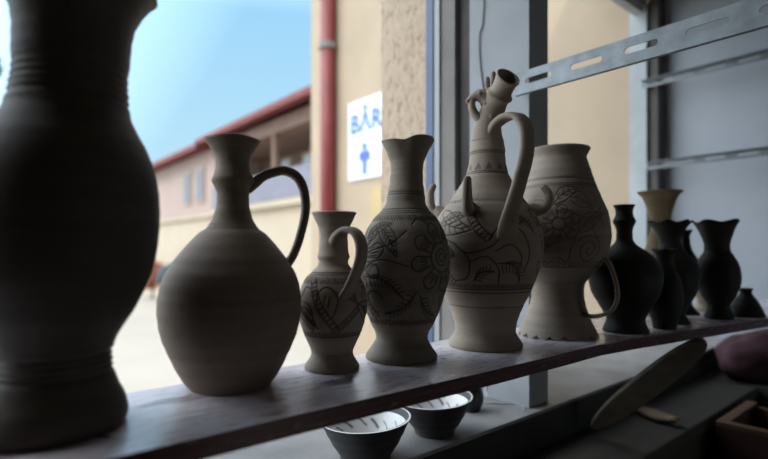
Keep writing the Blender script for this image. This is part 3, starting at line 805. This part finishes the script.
tag(link('oval_board', bm, M['board']), 'long oval grey-brown board leaning from the bench against the plank edge', 'board')
# little curved wooden scrap
bm = bmesh.new()
sweep(bm, [(1.330, .566, BN + .012), (1.322, .535, BN + .010), (1.306, .500, BN + .011), (1.290, .462, BN + .018)], [(.012, .006), (.024, .010), (.023, .010), (.012, .006)], seg=16, n=8, side=(.95, -.3, .1))
tag(link('wood_offcut', bm, M['scrap'], smooth=True), 'small light-brown curved wooden offcut lying on the bench beside the leaning board', 'offcut')
# maroon sack
bm = bmesh.new()
bmesh.ops.create_uvsphere(bm, u_segments=48, v_segments=32, radius=1)
from mathutils import noise as mn
for v in bm.verts:
    p = v.co.copy(); d = 1 + .10 * mn.noise(p * 1.7) + .05 * mn.noise(p * 4.1) + .03 * math.sin(p.x * 9 + p.z * 5)
    v.co = Vector((p.x * .185, p.y * .100, max(p.z, -.80) * .083)) * d
    if p.z < -.70: v.co.z = -.068
for v in bm.verts: v.co = Vector((2.035, .475, BN + .068)) + Matrix.Rotation(-.15, 3, 'Z') @ v.co
o = link('sack', bm, M['cloth'], smooth=True); tag(o, 'lumpy maroon cloth sack under the far end of the plank', 'sack')
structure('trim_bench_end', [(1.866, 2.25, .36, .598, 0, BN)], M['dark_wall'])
# crate bottom right, on a table
cr = empty('crate', (1.552, .290, .86), 0.0); tag(cr, 'open orange-brown wooden crate at the bottom right, in front of the bench', 'crate')
cw, cd, ch = .25, .25, BN - .012 - .86
for nm, bxs, mt in (('side_panel', (-.13, -.118, -.125, .130, 0, ch), 'crate_dark'), ('side_panel', (.118, .13, -.125, .130, 0, ch), 'crate'),
                    ('front_panel', (-.118, .118, -.125, -.113, 0, ch - .004), 'crate_dark'), ('back_panel', (-.118, .118, .118, .130, 0, ch), 'crate'),
                    ('bottom_panel', (-.118, .118, -.113, .118, 0, .010), 'crate'), ('rim_rail', (-.1301, -.106, -.125, .130, ch, ch + .010), 'crate'),
                    ('rim_rail', (-.106, .13, .106, .130, ch, ch + .010), 'crate'), ('divider', (-.118, .118, -.010, .000, .010, ch - .05), 'crate')):
    bm = bmesh.new(); box(bm, *bxs, bev=.0015); link(nm, bm, M[mt], cr)
tb = empty('table', (1.60, .18, 0)); tag(tb, 'plain wooden table under the crate, below the bench', 'table')
bm = bmesh.new(); box(bm, -.35, .35, -.32, .25, .82, .86, bev=.003); link('tabletop', bm, M['bench'], tb)
for sx in (-1, 1):
    for sy in (-.28, .21):
        bm = bmesh.new(); box(bm, sx * .31 - .025, sx * .31 + .025, sy - .025, sy + .025, 0, .82, bev=.002); link('leg', bm, M['bench'], tb)

# =================================================================== SLOTTED STEEL BARS
def slotted(x, ylo, yhi, z0, hgt, slots, sgn, label, flange=.030, flat=False):
    """perforated angle strip along Y: upright web with long round-ended slots plus a flange along its lower edge"""
    t = .0022; bm = bmesh.new(); cz = z0 + hgt * .52; sh = hgt * .125
    # web: build as strips above, below and between slots; ends of slots are round
    seq = sorted(slots)
    def quad(a, b_): 
        pass
    outline = []
    cols = [ylo] + [v for s_ in seq for v in s_] + [yhi]
    # solid parts between slots
    for k in range(0, len(cols), 2): box(bm, x, x + t, cols[k], cols[k + 1], z0, z0 + hgt)
    for a_, b_ in seq:
        n = 8
        for lo in (0, 1):
            pts = []
            for k in range(n + 1):
                t_ = PI / 2 * k / n; pts.append((a_ + sh - sh * math.cos(t_), sh * math.sin(t_)))
            for k in range(n + 1):
                t_ = PI / 2 * (1 - k / n); pts.append((b_ - sh + sh * math.cos(t_), sh * math.sin(t_)))
            edge = z0 + hgt if lo == 0 else z0
            sg = 1 if lo == 0 else -1
            for (y0, h0), (y1, h1) in zip(pts, pts[1:]):
                if y1 - y0 < 1e-6: continue
                vs = [bm.verts.new(p) for xx in (x, x + t) for p in ((xx, y0, cz + sg * h0), (xx, y1, cz + sg * h1), (xx, y1, edge), (xx, y0, edge))]
                for q in ((0, 1, 2, 3), (4, 7, 6, 5), (0, 4, 5, 1), (2, 6, 7, 3)): bm.faces.new([vs[i] for i in q])
    bmesh.ops.remove_doubles(bm, verts=bm.verts, dist=1e-5)
    e = empty('slotted_bar', (0, 0, 0)); tag(e, label, 'metal bar', 'slotted steel shelf bars')
    link('slotted_web', bm, M['blue_metal'], e)
    bm = bmesh.new()
    fx0, fx1 = (x + t, x + flange) if sgn > 0 else (x - flange, x)
    zf_ = z0 if sgn > 0 else z0 + hgt - t
    box(bm, fx0, fx1, ylo, yhi, zf_, zf_ + t); link('flange', bm, M['blue_metal'], e)
    return e
def recentre(e, p):
    for c in e.children:
        c.data.transform(Matrix.Translation(-Vector(p)))
    e.location = p
sl = [(.552, .612), (.4476, .5112), (.3505, .4075), (.2478, .3076), (.135, .2095), (.03, .10), (-.07, -.00)]
b1 = slotted(.9000, -.20, .640, EYE + .329, .0470, sl, 1, 'nearest slotted galvanised bar, sloping up to the top right corner above the bird jug', flange=.010)
recentre(b1, (.90, .64, EYE + .329))
sl2 = [(.88 - .105 * k - .065, .88 - .105 * k) for k in range(10)]
b2 = slotted(2.150, -.40, .900, EYE + .668, .030, sl2, -1, 'upper far slotted bar fixed in front of the grey-blue right wall', flange=.020)
recentre(b2, (2.15, .90, EYE + .668))
b3 = slotted(2.150, -.40, .880, EYE + .330, .030, sl2, -1, 'lower far slotted bar in front of the grey-blue right wall, above the lobed-rim vase', flange=.020)
recentre(b3, (2.15, .88, EYE + .330))

# =================================================================== WINDOW, PILLAR AND ROOM SHELL
TOPZ = EYE + 1.03
structure('trim_pillar', [(.925, .998, .620, .784, LG, 3.0)], M['pillar'])
bm = bmesh.new(); sweep(bm, [(.9225, .742, 3.0), (.9225, .738, EYE + .62), (.9225, .752, EYE + .50), (.9225, .748, EYE + .42), (.9225, .735, EYE + .33), (.9225, .742, EYE + .20)], [(.0013, .0013)] * 6, seg=8, n=6)
tag(link('hanging_wire', bm, M['wire'], smooth=True), 'thin dark wire hanging down the left face of the grey-blue pillar', 'wire')
structure('trim_post_gap', [(.945, .998, .784, .836, LG, 3.0)], M['frame_dark'])
structure('trim_post_grey', [(.930, .998, .836, .884, LG, 3.0)], M['frame_grey'])
structure('trim_frame_light', [(.925, .998, .884, .904, LG, 3.0)], M['frame_light'])
structure('trim_frame_blue', [(.922, .998, .904, .925, LG, 3.0), (.922, .998, .925, .929, LG, 3.0)], M['frame_blue'])
structure('wall_pier', [(.930, 1.06, .970, 1.12, 0, 3.2), (.930, 1.06, .929, .970, LG, 3.2)], M['roughcast'])
structure('window_1', [(2.165, 2.248, .888, .957, LG, TOPZ), (1.0, 2.165, .905, .940, TOPZ - .04, TOPZ)], M['white_post'])
structure('trim_recess', [(2.18, 2.248, .850, .887, LG, 3.0)], M['gap'])
structure('floor', [(-2.6, 2.25, -2.6, .60, -.1, 0)], M['floor'])
structure('ceiling', [(-2.8, 2.45, -2.8, 1.12, 3.0, 3.12)], M['int_wall'])
structure('wall_left', [(-2.8, -2.6, -2.8, .97, 0, 3.0)], M['int_wall'])
structure('wall_right', [(2.25, 2.45, -2.8, .849, 0, 3.0)], M['wall_panel'])
structure('wall_front', [(-2.6, -.80, .600, .93, LG, 3.0), (-.80, .92, .80, .93, EYE + 1.33, 3.0), (1.0, 2.165, .80, .93, TOPZ, 3.0)], M['int_wall'])
# back wall with a narrow open doorway
structure('wall_back', [(-2.6, 1.2, -2.8, -2.6, 0, 3.0), (1.9, 2.25, -2.8, -2.6, 0, 3.0), (1.2, 1.9, -2.8, -2.6, 2.1, 3.0)], M['int_wall'])

# =================================================================== OUTSIDE
structure('ground', [(-40, 60, -30, 70, -.30, -.102)], M['ground'])
structure('ground_yard', [(-40, 60, .93, 70, -.102, 0)], M['ground'])
# wing of the house at right, outside the window
structure('wall_wing', [(2.25, 2.50, .850, 3.64, 0, 4.6)], M['pale'])
w = empty('sign', (2.245, 2.90, EYE)); tag(w, 'white wall sign with blue letters and a blue man pictogram on the cream wall', 'sign')
bm = bmesh.new(); box(bm, -.012, 0, -.28, .180, .800, 1.105, bev=.002); link('upper_sheet', bm, M['sign_white'], w)
bm = bmesh.new(); box(bm, -.012, 0, -.28, .180, .520, .797, bev=.002); link('lower_sheet', bm, M['sign_white'], w)
def text_mesh(txt, size, mat, parent, loc, name='lettering'):
    cu = bpy.data.curves.new(name, 'FONT'); cu.body = txt; cu.size = size; cu.extrude = .002; cu.offset = .005
    cu.space_character = 1.05
    to = bpy.data.objects.new(name + '_tmp', cu); C.objects.link(to)
    bpy.context.view_layer.update()
    me = bpy.data.meshes.new_from_object(to.evaluated_get(bpy.context.evaluated_depsgraph_get()))
    bpy.data.objects.remove(to)
    # text plane x,y -> wall plane (-y, z), facing -x
    me.transform(Matrix(((0, 0, -1, 0), (-1, 0, 0, 0), (0, 1, 0, 0), (0, 0, 0, 1))))
    me.materials.clear(); me.materials.append(mat)
    o = bpy.data.objects.new(name, me); C.objects.link(o); o.parent = parent; o.location = loc
    return o
text_mesh('BĂR', .195, M['sign_blue'], w, (-.0135, .155, .870))
bm = bmesh.new()
blob(bm, (-.016, -.020, .755), .003, .028, .028, 16)
sweep(bm, [(-.0155, -.020, .722), (-.0155, -.020, .690), (-.0155, -.020, .640)], [(.052, .003), (.048, .003), (.026, .003)], seg=12, n=5, side=(0, 1, 0), capround=False)
for s_ in (-1, 1):
    sweep(bm, [(-.0155, -.020 + s_ * .012, .645), (-.0155, -.020 + s_ * .012, .550)], [(.011, .003), (.010, .003)], seg=8, n=4, side=(0, 1, 0), capround=False)
    sweep(bm, [(-.0155, -.020 + s_ * .050, .715), (-.0155, -.020 + s_ * .058, .650)], [(.009, .003), (.008, .003)], seg=8, n=4, side=(0, 1, 0), capround=False)
link('man_pictogram', bm, M['sign_blue'], w)
bm = bmesh.new(); box(bm, -.04, 0, -.10, .06, -.45, .45, bev=.004)
o = link('wall_board', bm, M['yellow']); o.location = (2.249, 2.72, EYE); tag(o, 'ochre yellow board fixed to the cream wall under the white sign', 'board')
dp = empty('drainpipe', (2.19, 3.30, 0)); tag(dp, 'red drainpipe running down the cream wall left of the sign', 'drainpipe')
bm = bmesh.new(); bmesh.ops.create_cone(bm, cap_ends=True, segments=28, radius1=.060, radius2=.060, depth=4.6, matrix=Matrix.Translation((0, 0, 2.3))); link('pipe', bm, M['pipe_red'], dp, smooth=True)
for z_ in (.8, 3.2):
    bm = bmesh.new(); bmesh.ops.create_cone(bm, cap_ends=True, segments=28, radius1=.070, radius2=.070, depth=.05, matrix=Matrix.Translation((0, 0, z_))); box(bm, .0, .065, -.012, .012, z_ - .02, z_ + .02); link('pipe_clamp', bm, M['frame_grey'], dp)

# building across the yard
fb = empty('building', (5.6, 14.0, 0)); tag(fb, 'pink-cream two-storey building across the yard with a dark red roof and a wooden veranda', 'building')
def fpart(name, boxes, mat, parent=fb, bev=0):
    bm = bmesh.new()
    for b_ in boxes:
        x0, x1, y0, y1, z0, z1 = b_; box(bm, x0 - 5.6, x1 - 5.6, y0 - 14, y1 - 14, z0, z1, bev=bev)
    return link(name, bm, M[mat], parent)
fpart('upper_wall', [(5.6, 12, 14.3, 24, 2.65, 4.60), (7.0, 12, 6.0, 14.3, 2.72, 4.68)], 'far_wall')
fpart('lower_wall', [(5.6, 12, 14.3, 24, 0, 2.65), (5.6, 12, 6.0, 14.3, 0, 2.60)], 'far_cream')
fpart('string_course', [(5.50, 5.75, 14.3, 24, 2.58, 2.68)], 'far_cream')
fpart('veranda_floor', [(5.45, 7.0, 6.0, 14.3, 2.60, 2.74)], 'far_cream')
rf = None
bm = bmesh.new()
for (y0, y1, ze) in ((6.0, 14.6, 4.66), (14.6, 24.5, 4.56)):
    v = [bm.verts.new(p) for p in ((5.10 - 5.6, y0 - 14, ze - .02), (9 - 5.6, y0 - 14, ze + 1.0), (12.5 - 5.6, y0 - 14, ze - .02), (5.10 - 5.6, y1 - 14, ze - .02), (9 - 5.6, y1 - 14, ze + 1.0), (12.5 - 5.6, y1 - 14, ze - .02),
                                   (5.10 - 5.6, y0 - 14, ze + .12), (9 - 5.6, y0 - 14, ze + 1.15), (12.5 - 5.6, y0 - 14, ze + .12), (5.10 - 5.6, y1 - 14, ze + .12), (9 - 5.6, y1 - 14, ze + 1.15), (12.5 - 5.6, y1 - 14, ze + .12))]
    for q in ((0, 1, 4, 3), (1, 2, 5, 4), (6, 9, 10, 7), (7, 10, 11, 8), (0, 3, 9, 6), (2, 8, 11, 5), (0, 6, 7, 1), (1, 7, 8, 2), (3, 4, 10, 9), (4, 5, 11, 10)): bm.faces.new([v[i] for i in q])
link('roof', bm, M['roof'], fb)
fpart('soffit_beam', [(5.50, 7.0, 6.0, 14.3, 4.30, 4.62)], 'soffit')
for y_ in (8.0, 10.6, 13.2):
    fpart('veranda_post', [(5.52, 5.64, y_ - .06, y_ + .06, 2.74, 4.30)], 'soffit')
fpart('railing', [(5.50, 5.56, 6.0, 14.28, 2.76, 3.42)], 'rail')
fpart('brown_infill', [(6.98, 7.02, 6.0, 14.28, 3.9, 4.30)], 'soffit')
for y0, y1, z0, z1 in ((16.25, 16.93, 3.07, 4.14), (15.11, 15.81, 3.07, 4.14), (9.2, 9.9, 3.4, 4.35), (10.9, 11.7, 3.3, 4.2), (12.3, 12.9, 3.3, 4.2)):
    X = 5.6 if y0 > 14.3 else 7.0
    wn = fpart('window', [(X - .05, X - .001, y0, y1, z0, z1)], 'far_cream' if X > 6 else 'far_wall')
    fpart('pane', [(X - .065, X - .045, y0 + .08, y1 - .08, z0 + .08, z1 - .08)], 'far_glass' if X < 6 else 'sign_white', wn)

# shrubs by the building and a tree at the far left
def leaves(name, cx, cy, cz, rx, ry, rz_, n, size, mat, parent, seed):
    rng = random.Random(seed); bm = bmesh.new()
    for _ in range(n):
        while True:
            p = Vector((rng.uniform(-1, 1), rng.uniform(-1, 1), rng.uniform(-1, 1)))
            if p.length < 1: break
        p = Vector((cx + p.x * rx, cy + p.y * ry, cz + p.z * rz_))
        a_ = Vector((rng.gauss(0, 1), rng.gauss(0, 1), rng.gauss(0, 1))).normalized(); b_ = a_.orthogonal().normalized(); s_ = size * rng.uniform(.6, 1.3)
        c_ = a_.cross(b_)
        vs = [bm.verts.new(p + b_ * s_), bm.verts.new(p + c_ * s_ * .4), bm.verts.new(p - b_ * s_), bm.verts.new(p - c_ * s_ * .4)]
        bm.faces.new(vs)
    return link(name, bm, M[mat], parent)
def plant(name, x, y, h, r, mat, label, cat, seed, trunk=.4):
    e = empty(name, (x, y, 0)); tag(e, label, cat)
    bm = bmesh.new()
    sweep(bm, [(0, 0, -.02), (.03 * h, .01, h * .3), (0, .03 * h, h * .6), (.02 * h, 0, h * .85)], [(h * .03, h * .03), (h * .022, h * .022), (h * .015, h * .015), (h * .006, h * .006)], seg=8, n=4)
    link('trunk', bm, M['bark'], e, smooth=True)
    leaves('foliage', 0, 0, h - r * .9, r, r, r * .95, 900, r * .16, mat, e, seed)
plant('shrub', 4.75, 17.6, 1.25, .52, 'leaf_red', 'reddish flowering shrub in front of the pink-cream building', 'shrub', 1)
plant('shrub', 5.05, 16.6, 1.15, .45, 'leaf_blue', 'grey-blue shrub beside the reddish one, by the building', 'shrub', 2)
plant('tree', .13, 12.7, 5.65, .45, 'leaf', 'thin green tree outside at the far left edge, beyond the large dark vase', 'tree', 3)

# =================================================================== LIGHT
wd = bpy.data.worlds.new('sky'); bpy.context.scene.world = wd; wd.use_nodes = True
nt = wd.node_tree; bg = nt.nodes['Background']
tc = nd(nt, 'ShaderNodeTexCoord'); sx = nd(nt, 'ShaderNodeSeparateXYZ'); nt.links.new(tc.outputs['Generated'], sx.inputs[0])
rp = ramp(nt, sx.outputs['Z'], [(0.0, (.68, .88, .97)), (.16, (.50, .79, .97)), (.42, (.36, .69, .97)), (.62, (1.3, 1.6, 1.9)), (1.0, (1.7, 2.0, 2.3))])  # overhead stops raised, out of view, to light the room
# glow added to the unseen sky at left, brightens the room and pots
dt = nd(nt, 'ShaderNodeVectorMath'); dt.operation = 'DOT_PRODUCT'; dt.inputs[1].default_value = Vector((-.70, .45, .55)).normalized()
nt.links.new(tc.outputs['Generated'], dt.inputs[0])
gl = ramp(nt, dt.outputs['Value'], [(.0, (0, 0, 0)), (.34, (.0, .0, .0)), (.62, (.17, .22, .27)), (.85, (.60, .72, .80)), (1.0, (1, 1, 1))])
sc = nd(nt, 'ShaderNodeVectorMath'); sc.operation = 'SCALE'; sc.inputs['Scale'].default_value = 3.5
nt.links.new(gl.outputs['Color'], sc.inputs[0])
ad = nd(nt, 'ShaderNodeVectorMath'); ad.operation = 'ADD'
nt.links.new(rp.outputs['Color'], ad.inputs[0]); nt.links.new(sc.outputs[0], ad.inputs[1])
nt.links.new(ad.outputs[0], bg.inputs['Color']); bg.inputs['Strength'].default_value = 1.0

def light(name, kind, loc, target, energy, col, **kw):
    l = bpy.data.lights.new(name, kind); l.energy = energy; l.color = col
    for k, v in kw.items(): setattr(l, k, v)
    o = bpy.data.objects.new(name, l); C.objects.link(o); o.location = loc
    o.rotation_euler = (Vector(target) - Vector(loc)).to_track_quat('-Z', 'Y').to_euler()
    return o
light('sun', 'SUN', (-8, -4, 7), (0, 0, 0), 1.15, (1.0, .90, .76), angle=R(.6))
# added warm fill behind the camera, lifts the dark pot fronts
light('added_warm_fill', 'AREA', (1.55, -2.58, 1.1), (.9, 0, 1.3), 1.0, (1.0, .82, .62), shape='RECTANGLE', size=.65, size_y=1.9)

# =================================================================== CAMERA
cam = bpy.data.cameras.new('camera'); co = bpy.data.objects.new('camera', cam); C.objects.link(co)
cam.sensor_width = 36; cam.lens = 36 * 500 / 768; cam.shift_y = 20.5 / 768
co.location = (0, 0, EYE); co.rotation_euler = (R(90), 0, R(-40)); cam.clip_start = .02; cam.clip_end = 300
cam.dof.use_dof = True; cam.dof.focus_distance = .74; cam.dof.aperture_fstop = 2.3
bpy.context.scene.camera = co
vs = bpy.context.scene.view_settings
vs.view_transform = 'Standard'; vs.look = 'None'; vs.gamma = 1; vs.use_curve_mapping = False; vs.exposure = 0.0
